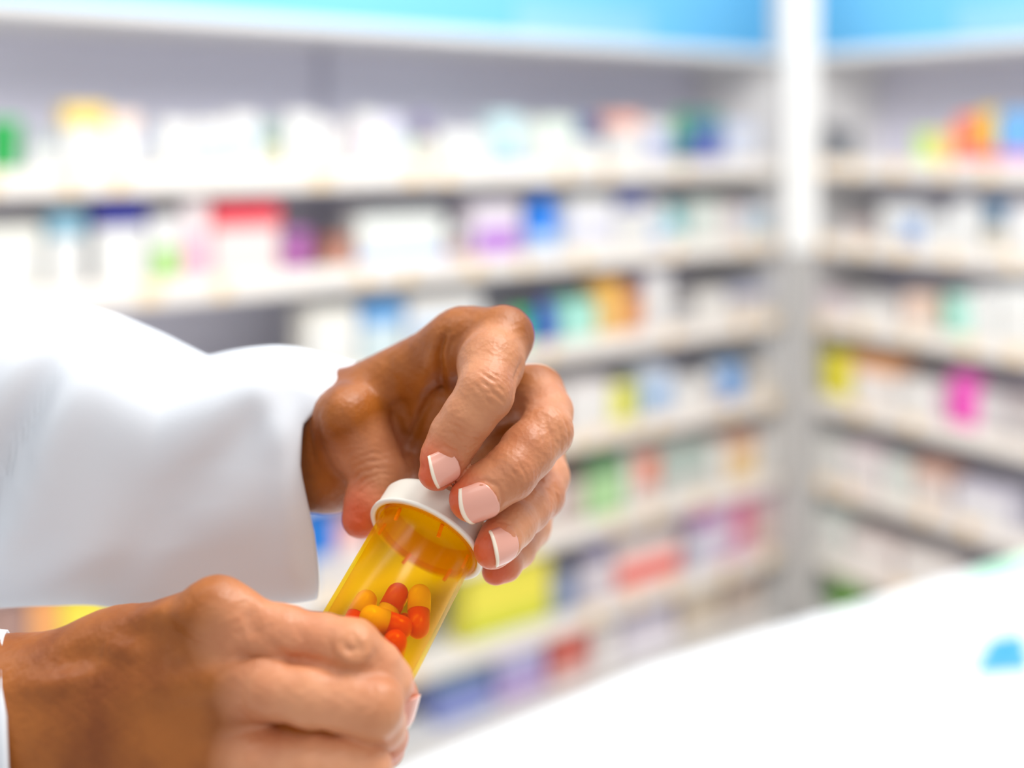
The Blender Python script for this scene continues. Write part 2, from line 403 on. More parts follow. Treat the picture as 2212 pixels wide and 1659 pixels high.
for (run, row), items in rows.items():
    u, n, rz, sg = RUNS[run]
    items = sorted(items, key=lambda p: -p[3] if run == 'L' else p[3])
    for idx, (_, _, kind, x0, x1, yt, c1, c2, place, desc) in enumerate(items):
        off = 0.035 + rnd.random() * 0.012
        bx, by = CX + n[0] * off, CY + n[1] * off

        def s_at(px):
            r = (px - 1106) / F
            return (r * by - bx) / (u[0] - r * u[1])
        sa, sb = max(s_at(x0), 0.06), max(s_at(x1), 0.06)
        sm = (sa + sb) / 2
        w = max(abs(sb - sa) * 0.945, 0.03)
        loc = (bx + u[0] * sm, by + u[1] * sm)
        zb = (SHELF_Z[row] + 0.0345) if row < 6 else DECK_Z + 0.0005
        zt = EYE - (yt - HOR) / F * loc[1]
        h = max(zt - zb, 0.035)
        lim = (0.29 - 0.045) if row else 0.4
        if row == 6: lim = 0.185
        h = min(h, lim)
        b1 = mat(c1, 0.42)
        b2 = mat(c2, 0.42)
        name = {'box': 'carton', 'tub': 'plastic_tub', 'bottle': 'plastic_bottle', 'jar': 'medicine_jar'}[kind]
        root = empty(name, (loc[0], loc[1], zb), rz)
        rowname = ('%s shelf' % ['top', 'second', 'third', 'fourth', 'fifth', 'sixth'][row]) if row < 6 else 'base deck'
        where = 'long run' if run == 'L' else 'short run'
        tag(root, '%s, %s of %s, %s from post' % (desc, rowname, where, ORD[idx]), {'box': 'carton', 'tub': 'tub', 'bottle': 'bottle', 'jar': 'jar'}[kind],
            'products on the %s of the %s' % (rowname, where))
        if kind == 'box':
            d = min(0.12, max(0.05, w * 0.8))
            obj('carton_body', box_bm(-w / 2, w / 2, 0, d, 0, h, 0.0015), b1, root)
            e = 0.0012
            za, zc = {'top': (0.72, 0.999), 'upper': (0.45, 0.999), 'lower': (0.04, 0.6), 'bottom': (0.02, 0.34), 'foot': (0.02, 0.45), 'middle': (0.2, 0.68),
                      'panel': (0.28, 0.72), 'band': (0.4, 0.6)}[place]
            m_ = 0.0 if place in ('top', 'upper', 'bottom', 'foot', 'middle') else 0.1
            if place in ('top',):    # a printed lid that wraps over the edge
                bm = box_bm(-w / 2 - e, w / 2 + e, -e, d + e, h * za, h + e)
                obj('top_band', bm, b2, root)
            else:
                obj('printed_panel', box_bm(-w / 2 * (1 - m_), w / 2 * (1 - m_), -e, 0.0, h * za, h * zc), b2, root)
            obj('carton_flap', box_bm(-w / 2 * .98, w / 2 * .98, d * .45, d * .98, h + (e if place == 'top' else 0), h + 0.0025, 0), b2 if place == 'top' else b1, root)
        else:
            r = w / 2
            T = Matrix.Translation((0, r, 0))
            if kind == 'tub':
                obj('tub_body', lathe_bm([(0, 0), (r * .9, 0), (r * .93, .004), (r * .96, h * .78), (0, h * .78)], 28, T), b1, root, True)
                obj('lid', lathe_bm([(0, h * .78), (r, h * .78), (r, h * .97), (r * .94, h), (0, h)], 28, T), b2, root, True)
            elif kind == 'jar':
                obj('jar_body', lathe_bm([(0, 0), (r * .95, 0), (r, .004), (r, h * .5), (r * .9, h * .56), (r * .8, h * .6), (0, h * .6)], 28, T), b1, root, True)
                obj('lid', lathe_bm([(0, h * .6), (r * .92, h * .6), (r * .92, h * .97), (r * .86, h), (0, h)], 28, T), b2, root, True)
            else:
                obj('bottle_body', lathe_bm([(0, 0), (r * .95, 0), (r, .004), (r, h * .68), (r * .85, h * .76), (r * .5, h * .82), (r * .5, h * .84), (0, h * .84)], 28, T), b1, root, True)
                obj('bottle_cap', lathe_bm([(0, h * .84), (r * .58, h * .84), (r * .58, h * .98), (r * .5, h), (0, h)], 24, T), b1, root, True)
                q = (0.04, 0.4) if place == 'foot' else (0.2, 0.5)
                obj('wrap_label', lathe_bm([(r * .9, h * q[0]), (r * 1.015, h * q[0]), (r * 1.015, h * q[1]), (r * .9, h * q[1])], 28, T), b2, root, True)

# ------------------------------------------------------------------ counter in front, low right
CZ = EYE - 0.75
ctop = mat((240, 240, 241), 0.35, 'white_counter_laminate')


def on_counter(px, py):
    Y = (EYE - CZ) * F / (py - HOR)
    return ((px - 1106) / F * Y, Y)


cr = empty('service_counter', (0.6, 1.4, 0))
tag(cr, 'white laminate service counter, its pale top filling the lower right', 'counter')
edge = [(640, 1790), (900, 1650), (1150, 1550), (1400, 1444), (1700, 1352), (1960, 1276), (2212, 1200), (2500, 1112)]
pts = [on_counter(*e) for e in edge]
pts += [(1.6, 0.9), (0.9, 0.42), (-0.1, 0.42), (-0.42, 0.9)]


def slab(poly, z0, z1, name, m, parent):
    bm = bmesh.new()
    a = [bm.verts.new((x - 0.6, y - 1.4, z0)) for x, y in poly]
    b = [bm.verts.new((x - 0.6, y - 1.4, z1)) for x, y in poly]
    bm.faces.new(a); bm.faces.new(b[::-1])
    for i in range(len(a)):
        j = (i + 1) % len(a)
        bm.faces.new([a[j], a[i], b[i], b[j]])
    bmesh.ops.recalc_face_normals(bm, faces=bm.faces)
    return obj(name, bm, m, parent)


slab(pts, CZ - 0.035, CZ, 'countertop', ctop, cr)
cen = (sum(p[0] for p in pts) / len(pts), sum(p[1] for p in pts) / len(pts))
inner = [(cen[0] + (x - cen[0]) * .93, cen[1] + (y - cen[1]) * .93) for x, y in pts]
slab(inner, 0.08, CZ - 0.0351, 'counter_body', white, cr)
inner2 = [(cen[0] + (x - cen[0]) * .87, cen[1] + (y - cen[1]) * .87) for x, y in pts]
slab(inner2, 0.0, 0.0799, 'plinth', mat((180, 176, 172), 0.6), cr)


def leaflet(name, quad, hh, col, label, cat, strip=None):
    q = [on_counter(*p) for p in quad]
    cx = sum(p[0] for p in q) / 4; cy = sum(p[1] for p in q) / 4
    root = empty(name, (cx, cy, CZ + 0.0004))
    tag(root, label, cat)

    def pad(sc, z0, z1, nm, m, dx=0.0):
        bm = bmesh.new()
        a = [bm.verts.new(((x - cx) * sc + dx, (y - cy) * sc, z0)) for x, y in q]
        b = [bm.verts.new(((x - cx) * sc + dx, (y - cy) * sc, z1)) for x, y in q]
        bm.faces.new(a); bm.faces.new(b[::-1])
        for i in range(4):
            j = (i + 1) % 4
            bm.faces.new([a[j], a[i], b[i], b[j]])
        bmesh.ops.recalc_face_normals(bm, faces=bm.faces)
        obj(nm, bm, m, root)
    pad(1.0, 0, hh, 'sheet_stack', mat(col, 0.5))
    if strip:
        pad(0.7, hh, hh + 0.0008, 'printed_panel', mat(strip, 0.5))


leaflet('leaflet_pad', [(2070, 1290), (2280, 1236), (2280, 1188), (2110, 1238)], 0.006, (206, 244, 222), 'pale green leaflet pad near the far counter edge', 'leaflet', (190, 240, 210))
leaflet('leaflet_pad', [(2100, 1462), (2230, 1452), (2212, 1372), (2136, 1385)], 0.006, (84, 164, 216), 'bright blue leaflet pad on the white counter', 'leaflet', (60, 150, 214))
leaflet('leaflet_pad', [(2020, 1412), (2080, 1410), (2076, 1352), (2026, 1356)], 0.004, (214, 234, 246), 'small very pale blue leaflet beside the bright blue pad', 'leaflet')

# ------------------------------------------------------------------ signed-distance sculpting (millimetres)
def V3(px, py, Y):
    return np.array([(px - 1106) / F * Y, Y, -(py - HOR) / F * Y])


def rcone(p, a, b, r1, r2):
    ba = b - a
    l2 = float(ba @ ba)
    if l2 < 1e-6:
        return np.linalg.norm(p - a, axis=1) - r1
    rr = r1 - r2
    a2 = l2 - rr * rr
    il2 = 1 / l2
    pa = p - a
    y = pa @ ba
    z = y - l2
    q = pa * l2 - y[:, None] * ba
    x2 = (q * q).sum(1)
    y2 = y * y * l2
    z2 = z * z * l2
    k = np.sign(rr) * rr * rr * x2
    mid = (np.sqrt(np.maximum(x2 * a2 * il2, 0)) + y * rr) * il2 - r1
    e2 = np.sqrt(x2 + z2) * il2 - r2
    e1 = np.sqrt(x2 + y2) * il2 - r1
    return np.where(np.sign(z) * a2 * z2 > k, e2, np.where(np.sign(y) * a2 * y2 < k, e1, mid))


def smin(a, b, k):
    h = np.maximum(k - np.abs(a - b), 0) / k
    return np.minimum(a, b) - h * h * k * 0.25


def smax(a, b, k):
    return -smin(-a, -b, k)


class Hand:
    """palm cones, finger chains and grooves; a joint is (px, py, depth mm, radius px)"""
    def __init__(s):
        s.palm = []; s.fingers = []; s.cuts = []; s.adds = []; s.wr = []; s.tips = []; s.rootk = []; s.lines = []

    def J(s, j):
        return V3(j[0], j[1], j[2]), j[3] * j[2] / F

    def sdf(s, p):
        d = None
        for a, b in s.palm:
            (A, ra), (B, rb) = s.J(a), s.J(b)
            e = rcone(p, A, B, ra, rb)
            d = e if d is None else smin(d, e, 9.0)
        for j, rr, k in s.adds:
            A, ra = s.J(j)
            d = smin(d, np.linalg.norm(p - A, axis=1) - ra, k)
        tot = d
        for ch, kr in zip(s.fingers, s.rootk):
            fd = None
            for a, b in zip(ch, ch[1:]):
                (A, ra), (B, rb) = s.J(a), s.J(b)
                e = rcone(p, A, B, ra, rb)
                fd = e if fd is None else smin(fd, e, 2.2)
            fd = smin(d, fd, kr)
            tot = smin(tot, fd, 0.7)
        for a, b, k in s.cuts:
            (A, ra), (B, rb) = s.J(a), s.J(b)
            tot = smax(tot, -rcone(p, A, B, ra, rb), k)
        return tot

    def line(s, pts, amp, w):
        """a fold (amp < 0) or a tendon ridge (amp > 0) lying on the skin, w = its half width in mm"""
        out = []
        for px, py in pts:
            d = V3(px, py, 300.0); ray = d / np.linalg.norm(d); t = 285.0
            for _ in range(90):
                v = s.sdf((ray * t)[None])[0]
                t += v * 0.8
                if abs(v) < 0.02: break
            out.append(ray * t)
        s.lines.append((out, amp, w))

    def grad(s, p, e=0.25):
        g = np.zeros_like(p)
        for k in ((1, -1, -1), (-1, -1, 1), (-1, 1, -1), (1, 1, 1)):
            k = np.array(k, float)
            g += s.sdf(p + k * e)[:, None] * k
        return g / np.maximum(np.linalg.norm(g, axis=1, keepdims=True), 1e-9)

    def bounds(s):
        pts = []
        js = [j for ab in s.palm for j in ab] + [j for ch in s.fingers for j in ch]
        for j in js:
            A, r = s.J(j)
            pts += [A - r - 3, A + r + 3]
        pts = np.array(pts)
        return pts.min(0), pts.max(0)


def surface(hand, h=1.0):
    lo, hi = hand.bounds()
    B = 4
    nb = np.ceil((hi - lo) / (h * B)).astype(int) + 1
    n = nb * B
    cx = [lo[i] + (np.arange(nb[i]) * B + (B - 1) / 2) * h for i in range(3)]
    C = np.stack(np.meshgrid(*cx, indexing='ij'), -1).reshape(-1, 3)
    dc = hand.sdf(C)
    act = np.abs(dc) < h * B * 1.35
    Vv = np.repeat(np.repeat(np.repeat(dc.reshape(nb), B, 0), B, 1), B, 2)
    mask = np.repeat(np.repeat(np.repeat(act.reshape(nb), B, 0), B, 1), B, 2)
    ii = np.argwhere(mask)
    vals = np.empty(len(ii))
    for k in range(0, len(ii), 400000):
        vals[k:k + 400000] = hand.sdf(lo + ii[k:k + 400000] * h)
    Vv[mask] = vals
    neg = Vv < 0
    s = neg[:-1, :-1, :-1].astype(np.int8)
    cnt = np.zeros_like(s)
    for dx in (0, 1):
        for dy in (0, 1):
            for dz in (0, 1):
                cnt += neg[dx:n[0] - 1 + dx, dy:n[1] - 1 + dy, dz:n[2] - 1 + dz]
    cells = np.argwhere((cnt > 0) & (cnt < 8))
    idx = -np.ones(cnt.shape, int)
    idx[tuple(cells.T)] = np.arange(len(cells))
    acc = np.zeros((len(cells), 3)); num = np.zeros(len(cells))
    cor = [(a, b, c) for a in (0, 1) for b in (0, 1) for c in (0, 1)]
    for a in cor:
        for ax in range(3):
            if a[ax] == 0:
                b = list(a); b[ax] = 1
                va = Vv[tuple((cells + a).T)]; vb = Vv[tuple((cells + b).T)]
                c = (va < 0) != (vb < 0)
                t = np.where(c, va / np.where(c, va - vb, 1), 0)
                pt = np.array(a, float) + np.zeros((len(cells), 3))
                pt[:, ax] += t
                acc[c] += pt[c]; num[c] += 1
    verts = lo + (cells + acc / num[:, None]) * h
    quads = []
    for ax in range(3):
        o1, o2 = [(1, 2), (2, 0), (0, 1)][ax]
        sl0 = [slice(1, -1)] * 3; sl1 = [slice(1, -1)] * 3
        sl0[ax] = slice(0, -1); sl1[ax] = slice(1, None)
        a = neg[tuple(sl0)]; b = neg[tuple(sl1)]
        e = np.argwhere(a != b)
        off = np.ones(3, int); off[ax] = 0
        g = e + off
        flip = a[tuple(e.T)]
        d1 = np.zeros(3, int); d1[o1] = 1
        d2 = np.zeros(3, int); d2[o2] = 1
        q = np.stack([idx[tuple((g - d1 - d2).T)], idx[tuple((g - d2).T)], idx[tuple(g.T)], idx[tuple((g - d1).T)]], 1)
        q[~flip] = q[~flip][:, ::-1]
        quads.append(q[(q >= 0).all(1)])
    return verts, np.concatenate(quads)


def subdivide(v, q):
    e = np.concatenate([q[:, [0, 1]], q[:, [1, 2]], q[:, [2, 3]], q[:, [3, 0]]])
    es = np.sort(e, 1)
    ue, inv = np.unique(es, axis=0, return_inverse=True)
    inv = inv.reshape(-1)
    m = len(q); nv = len(v)
    ev = v[ue].mean(1)
    fv = v[q].mean(1)
    E = [nv + inv[i * m:(i + 1) * m] for i in range(4)]
    Fi = nv + len(ue) + np.arange(m)
    nq = np.concatenate([np.stack([q[:, 0], E[0], Fi, E[3]], 1), np.stack([E[0], q[:, 1], E[1], Fi], 1),
                         np.stack([Fi, E[1], q[:, 2], E[2]], 1), np.stack([E[3], Fi, E[2], q[:, 3]], 1)])
    return np.concatenate([v, ev, fv]), nq


def project(hand, v, it=2):
    out = v.copy()
    for k in range(0, len(v), 200000):
        p = out[k:k + 200000]
        for _ in range(it):
            g = hand.grad(p)
            p = p - hand.sdf(p)[:, None] * g
        out[k:k + 200000] = p
    return out


def hand_mesh(hand, name, h=1.0):
    v, q = surface(hand, h)
    v = project(hand, v, 1)
    v, q = subdivide(v, q)
    v = project(hand, v, 1)
    nrm = hand.grad(v, 0.4)
    # skin creases over the joints: shallow folds across the finger
    disp = np.zeros(len(v))
    for (c, axis, dorsal, sig, amp, lam, ph) in hand.wr:
        c = np.array(c); axis = np.array(axis) / np.linalg.norm(axis); dorsal = np.array(dorsal) / np.linalg.norm(dorsal)
        r = v - c
        side = np.cross(axis, dorsal)
        t = r @ axis + 0.05 * (r @ side) ** 2 * ph + 0.35 * np.sin((r @ side) * 0.9 + ph * 3)
        w = np.exp(-(r * r).sum(1) / (2 * sig * sig)) * np.clip(nrm @ dorsal + 0.25, 0, 1)
        f = np.cos(2 * np.pi * t / lam)
        disp += 0.2 * amp * w * (f - 0.3) * (1 + 0.6 * np.sin(r @ side * 1.7 + t * 1.3))
    for (pts, amp, lw) in hand.lines:
        dmin = np.full(len(v), 1e9)
        tt = np.zeros(len(v))
        for i, (a, b) in enumerate(zip(pts, pts[1:])):
            ba = b - a
            t = np.clip(((v - a) @ ba) / max(ba @ ba, 1e-6), 0, 1)
            dd = np.linalg.norm(v - a - t[:, None] * ba, axis=1)
            c = dd < dmin
            dmin = np.where(c, dd, dmin); tt = np.where(c, (i + t) / (len(pts) - 1), tt)
        disp += amp * np.exp(-dmin ** 2 / (2 * lw * lw)) * np.sqrt(np.clip(np.sin(np.pi * np.clip(tt, .03, .97)), 0, 1))
    disp += 0.05 * np.sin(v[:, 0] * 1.1 + np.sin(v[:, 2] * .7) * 2) * np.sin(v[:, 2] * 0.9 + v[:, 1] * .6)
    v = v + nrm * disp[:, None]
    me = bpy.data.meshes.new(name)
    w = v / 1000.0
    w[:, 2] += EYE
    me.vertices.add(len(w)); me.vertices.foreach_set('co', w.astype(np.float32).ravel())
    me.loops.add(len(q) * 4); me.loops.foreach_set('vertex_index', q.astype(np.int32).ravel())
    me.polygons.add(len(q))
    me.polygons.foreach_set('loop_start', np.arange(0, len(q) * 4, 4, dtype=np.int32))
    me.polygons.foreach_set('loop_total', np.full(len(q), 4, dtype=np.int32))
    me.polygons.foreach_set('use_smooth', np.ones(len(q), dtype=bool))
    me.update(calc_edges=True)
    me.validate()
    # natural colouring of skin: pinker finger joints and pads, tan back of the hand
    pink = np.zeros(len(v)); red = np.zeros(len(v))
    for ch in hand.fingers:
        P_ = [hand.J(j)[0] for j in ch]
        for a, b in zip(P_[1:], P_[2:]):
            ba = b - a
            t = np.clip(((v - a) @ ba) / (ba @ ba), 0, 1)
            dd = np.linalg.norm(v - a - t[:, None] * ba, axis=1)
            pink = np.maximum(pink, np.clip(1.5 - dd / 9.5, 0, 1))
    for (c, r) in hand.tips:
        dd = np.linalg.norm(v - np.array(c), axis=1)
        red = np.maximum(red, np.clip(1.35 - dd / r, 0, 1))
    for nm, arr in (('pink', pink), ('red', red)):
        at = me.attributes.new(nm, 'FLOAT', 'POINT')
        at.data.foreach_set('value', arr.astype(np.float32))
    return me


def skin_material():
    m = bpy.data.materials.new('human_skin')
    m.use_nodes = True
    nt = m.node_tree
    N, Lk = nt.nodes, nt.links
    b = N['Principled BSDF']

    def attr(n):
        a = N.new('ShaderNodeAttribute'); a.attribute_name = n
        return a.outputs['Fac']

    def mix(f, a, c):
        x = N.new('ShaderNodeMix'); x.data_type = 'RGBA'
        if isinstance(f, float): x.inputs[0].default_value = f
        else: Lk.new(f, x.inputs[0])
        for s, v in ((6, a), (7, c)):
            if isinstance(v, tuple): x.inputs[s].default_value = lin(v) + (1,)
            else: Lk.new(v, x.inputs[s])
        return x.outputs[2]
    tc = N.new('ShaderNodeTexCoord')
    n1 = N.new('ShaderNodeTexNoise'); n1.inputs['Scale'].default_value = 55; n1.inputs['Detail'].default_value = 5
    Lk.new(tc.outputs['Object'], n1.inputs['Vector'])
    mr = N.new('ShaderNodeMapRange'); mr.inputs[1].default_value = .35; mr.inputs[2].default_value = .7
    Lk.new(n1.outputs['Fac'], mr.inputs[0])
    tan = mix(mr.outputs[0], (166, 94, 30), (130, 64, 8))
    pk = mix(mr.outputs[0], (230, 164, 124), (210, 136, 96))
    base = mix(attr('pink'), tan, pk)
    base = mix(attr('red'), base, (212, 100, 62))
    Lk.new(base, b.inputs['Base Color'])
    b.inputs['Roughness'].default_value = 0.43
    b.inputs['Specular IOR Level'].default_value = 0.42
    b.inputs['Subsurface Weight'].default_value = 0.12
    b.inputs['Subsurface Radius'].default_value = (1.0, 0.35, 0.15)
    b.inputs['Subsurface Scale'].default_value = 0.003
    vo = N.new('ShaderNodeTexVoronoi'); vo.inputs['Scale'].default_value = 750
    n2 = N.new('ShaderNodeTexNoise'); n2.inputs['Scale'].default_value = 420; n2.inputs['Detail'].default_value = 4
    Lk.new(tc.outputs['Object'], vo.inputs['Vector']); Lk.new(tc.outputs['Object'], n2.inputs['Vector'])
    ad = N.new('ShaderNodeMath'); ad.operation = 'ADD'
    Lk.new(vo.outputs['Distance'], ad.inputs[0]); Lk.new(n2.outputs['Fac'], ad.inputs[1])
    bp = N.new('ShaderNodeBump'); bp.inputs['Strength'].default_value = 0.35; bp.inputs['Distance'].default_value = 0.0003
    Lk.new(ad.outputs[0], bp.inputs['Height'])
    Lk.new(bp.outputs['Normal'], b.inputs['Normal'])
    return m


skin = skin_material()
nailm = bpy.data.materials.new('nail_pink'); nailm.use_nodes = True
nb_ = nailm.node_tree.nodes['Principled BSDF']
nb_.inputs['Base Color'].default_value = lin((238, 172, 152)) + (1,)
nb_.inputs['Roughness'].default_value = 0.22
nb_.inputs['Coat Weight'].default_value = 0.3
naile = mat((250, 236, 214), 0.3, 'nail_free_edge')


def add_nail(hand, parent, px, py, Y0, ang, W_, L_, Rc, lift=0.42, roll=0.0, pitch=0.0, label=None):
    """find the skin under a point, then lay a curved nail plate there; ang = direction of its tip seen from the front"""
    d = V3(px, py, Y0); ray = d / np.linalg.norm(d)
    t = np.linalg.norm(d) - 25
    for _ in range(80):
        s = hand.sdf((ray * t)[None])[0]
        t += s * 0.8
        if abs(s) < 0.01: break
    c = ray * t
    nrm = hand.grad(c[None], 1.5)[0]
    tip = np.array([math.cos(ang), 0, math.sin(ang)])
    tip = tip - nrm * (tip @ nrm); tip /= np.linalg.norm(tip)
    wd = np.cross(tip, nrm)
    nrm2 = nrm * math.cos(roll) + wd * math.sin(roll)
    wd = np.cross(tip, nrm2); nrm = nrm2
    nrm, tip = nrm * math.cos(pitch) - tip * math.sin(pitch), tip * math.cos(pitch) + nrm * math.sin(pitch)
    nu, nv = 16, 20
    bm = bmesh.new(); uvs = {}
    for j in range(nv + 1):
        v = j / nv
        hw = W_ / 2 * math.sqrt(max(1 - (max(0, (0.46 - v) / 0.46) * 0.985) ** 2.3, 0.0))
        for i in range(nu + 1):
            u = (i / nu * 2 - 1)
            x = u * hw
            lon = (v - 0.5) * L_ + (L_ * 0.16 * (1 - u * u) * (v - .5) * 2 if v > .5 else 0.0)
            dep = Rc - math.sqrt(max(Rc * Rc - x * x, 0)) + 0.012 * lon * lon
            p = c + tip * lon + wd * x + nrm * (lift - dep)
            uvs[(i, j)] = bm.verts.new((p[0] / 1000, p[1] / 1000, p[2] / 1000 + EYE))
    for j in range(nv):
        for i in range(nu):
            f = bm.faces.new([uvs[(i, j)], uvs[(i + 1, j)], uvs[(i + 1, j + 1)], uvs[(i, j + 1)]])
            f.material_index = 1 if j >= nv - 2 else 0
    bmesh.ops.recalc_face_normals(bm, faces=bm.faces)
    o = obj('fingernail', bm, nailm, parent, True)
    o.data.materials.append(naile)
    md = o.modifiers.new('thickness', 'SOLIDIFY'); md.thickness = 0.0006; md.offset = 0
    if label: o['label'] = label
    return o


person = empty('person', (0, 0.33, EYE - 0.15))
tag(person, 'person in a white coat twisting the white cap on an amber bottle with both hands', 'person')


def keep(o):
    """parent to the person without moving"""
    o.parent = person
    o.matrix_parent_inverse = Matrix.Translation(person.location).inverted()
    return o


# ---- upper hand on the cap
U = Hand()
U.palm = [
    ((560, 940, 386, 84), (700, 910, 376, 76)), ((560, 1000, 382, 90), (710, 1005, 368, 98)), ((560, 960, 382, 84), (708, 950, 368, 92)),
    ((745, 885, 372, 76), (1000, 742, 352, 62)), ((1000, 742, 352, 62), (1088, 726, 345, 58)),
    ((730, 905, 376, 78), (1130, 850, 358, 55)), ((710, 960, 382, 84), (1150, 960, 370, 50)),
    ((720, 1000, 384, 80), (1130, 1060, 380, 50)), ((860, 900, 374, 90), (1010, 880, 366, 60)),
    ((700, 930, 368, 80), (752, 905, 353, 62)), 
    ((850, 985, 366, 50), (950, 900, 366, 60)),
]
U.fingers = [
    [(1088, 726, 345, 58), (1060, 785, 333, 70), (1048, 850, 321, 60), (1012, 900, 320, 55), (984, 941, 321, 54), (962, 985, 320.5, 50), (944, 1017, 320, 42)],
    [(1165, 845, 356, 55), (1184, 890, 345, 52), (1180, 932, 333, 56), (1140, 975, 327, 58), (1102, 1021, 321, 57), (1050, 1055, 318.5, 54), (1018, 1078, 317.5, 48)],
    [(1175, 990, 366, 46), (1182, 1030, 356, 46), (1168, 1070, 345, 49), (1140, 1100, 336, 47), (1108, 1134, 327, 47), (1082, 1165, 321, 45), (1064, 1187, 318.5, 41)],
    [(1160, 1080, 376, 42), (1150, 1140, 362, 38), (1120, 1190, 346, 34), (1094, 1222, 337, 30), (1070, 1234, 334, 29)],
    [(752, 905, 353, 60), (790, 975, 350, 60), (822, 1020, 349, 60), (800, 1078, 346, 52), (782, 1118, 344, 44)],
]
U.rootk = [5.0, 5.0, 5.0, 4.0, 7.0]
U.adds = [((892, 1008, 361, 46), 0, 6.0), ((742, 898, 347, 46), 0, 6.0)]
U.cuts = [((952, 800, 356, 5), (948, 862, 350, 9), 2.5), ((905, 960, 352, 4), (868, 880, 352, 5), 4.0), ((962, 740, 340, 3), (955, 800, 338, 5), 3.0)]


def wrk(hand, j, a, b, dors, sig, amp, lam, ph=1.0):
    A = V3(*j[:3]); ax = V3(*b[:3]) - V3(*a[:3])
    hand.wr.append((A, ax, dors, sig, amp, lam, ph))


wrk(U, (1062, 842, 313), (1060, 785, 333), (1012, 900, 320), (0.4, -0.9, 0.2), 5.0, 0.42, 2.1, 1)
wrk(U, (1000, 938, 316), (1012, 900, 320), (962, 985, 320.5), (0.5, -0.8, 0.1), 4.2, 0.34, 1.7, -1)
wrk(U, (1205, 930, 330), (1184, 890, 340), (1140, 975, 327), (0.8, -0.6, 0.1), 5.0, 0.40, 2.2, 1)
wrk(U, (1115, 1020, 315), (1140, 975, 327), (1050, 1055, 318.5), (0.2, -0.95, 0.1), 4.5, 0.26, 2.0, -1)
wrk(U, (1185, 1070, 341), (1182, 1030, 356), (1140, 1100, 336), (0.8, -0.5, 0.1), 4.5, 0.34, 1.9, 1)
wrk(U, (1125, 1130, 322), (1140, 1100, 336), (1082, 1165, 321), (0.5, -0.8, 0.1), 4.0, 0.2, 1.8, 1)
wrk(U, (800, 1010, 341), (790, 975, 350), (800, 1078, 346), (-0.3, -0.9, 0.3), 6.0, 0.45, 2.4, -1)
for j, r in (((925, 1020, 315), 8.5), ((985, 1085, 312), 8.5), ((1040, 1185, 314), 8.5), ((770, 1115, 340), 9.5), ((1075, 1238, 332), 7.0)):
    U.tips.append((V3(*j), r))
UL_ = [  # folds of the web and knuckles, tendon ridge; coordinates measured on an enlarged view
 ([(858, 235), (838, 280), (822, 340), (832, 430), (850, 560)], -2.1, 1.0), ([(915, 250), (885, 290), (872, 345), (890, 420)], -0.6, 0.7),
 ([(800, 560), (740, 640), (690, 760), (665, 880)], -2.2, 1.2), ([(590, 620), (620, 740), (670, 830), (730, 930)], -2.0, 1.3),
 ([(820, 300), (765, 450), (705, 640), (690, 780)], 0.9, 1.5), ([(560, 340), (600, 480), (640, 600)], -0.6, 1.6),
 ([(385, 1000), (420, 950), (500, 925), (580, 935)], -0.6, 0.45), ([(392, 1040), (440, 985), (520, 958), (600, 960)], -0.55, 0.45),
 ([(398, 920), (460, 890), (545, 885)], -0.5, 0.45), ([(400, 1075), (450, 1020), (520, 985)], -0.4, 0.4), ([(420, 870), (480, 850), (550, 850)], -0.3, 0.4),
 ([(1035, 430), (1090, 470), (1160, 540)], -0.4, 0.35), ([(1050, 490), (1105, 540), (1160, 595)], -0.4, 0.35), ([(1020, 510), (1080, 580), (1140, 640)], -0.35, 0.35), ([(1070, 430), (1130, 460), (1185, 510)], -0.3, 0.3),
 ([(855, 690), (920, 715), (990, 790)], -0.3, 0.3), ([(845, 740), (900, 750), (970, 830)], -0.35, 0.35), ([(880, 655), (950, 690), (1020, 750)], -0.25, 0.3),
 ([(800, 830), (850, 815), (905, 845), (935, 910), (920, 960)], -0.5, 0.5),
 ([(1395, 620), (1440, 720), (1450, 830)], -0.4, 0.4), ([(1350, 640), (1395, 750), (1405, 860)], -0.35, 0.4), ([(1435, 630), (1480, 710), (1490, 790)], -0.35, 0.4), ([(1310, 660), (1350, 770), (1360, 880)], -0.2, 0.35),
 ([(1180, 850), (1250, 925), (1285, 1010)], -0.3, 0.35), ([(1150, 880), (1215, 955), (1245, 1040)], -0.25, 0.35), ([(980, 1010), (1060, 990), (1130, 1020), (1150, 1090), (1100, 1170)], -0.5, 0.5),
 ([(1405, 1000), (1432, 1080), (1425, 1150)], -0.35, 0.4), ([(1370, 1020), (1400, 1100), (1390, 1170)], -0.3, 0.4), ([(1130, 1200), (1190, 1210), (1235, 1280), (1225, 1350)], -0.45, 0.5),
 ([(330, 480), (300, 600), (260, 720)], 0.5, 1.6), ([(215, 620), (205, 760), (250, 900), (330, 1010)], -0.9, 1.4), ([(175, 640), (165, 780), (200, 930)], -0.5, 0.9),
 ([(1205, 580), (1215, 480), (1250, 380)], -0.7, 0.7),
]
for pts, am, lw_ in UL_:
    U.line([(600 + a * .42194, 620 + b * .42194) for a, b in pts], am, lw_)
um = hand_mesh(U, 'hand', 0.95)
uh = keep(obj('hand', um, skin))
uh['label'] = 'upper hand with fingertips and thumb round the white cap'

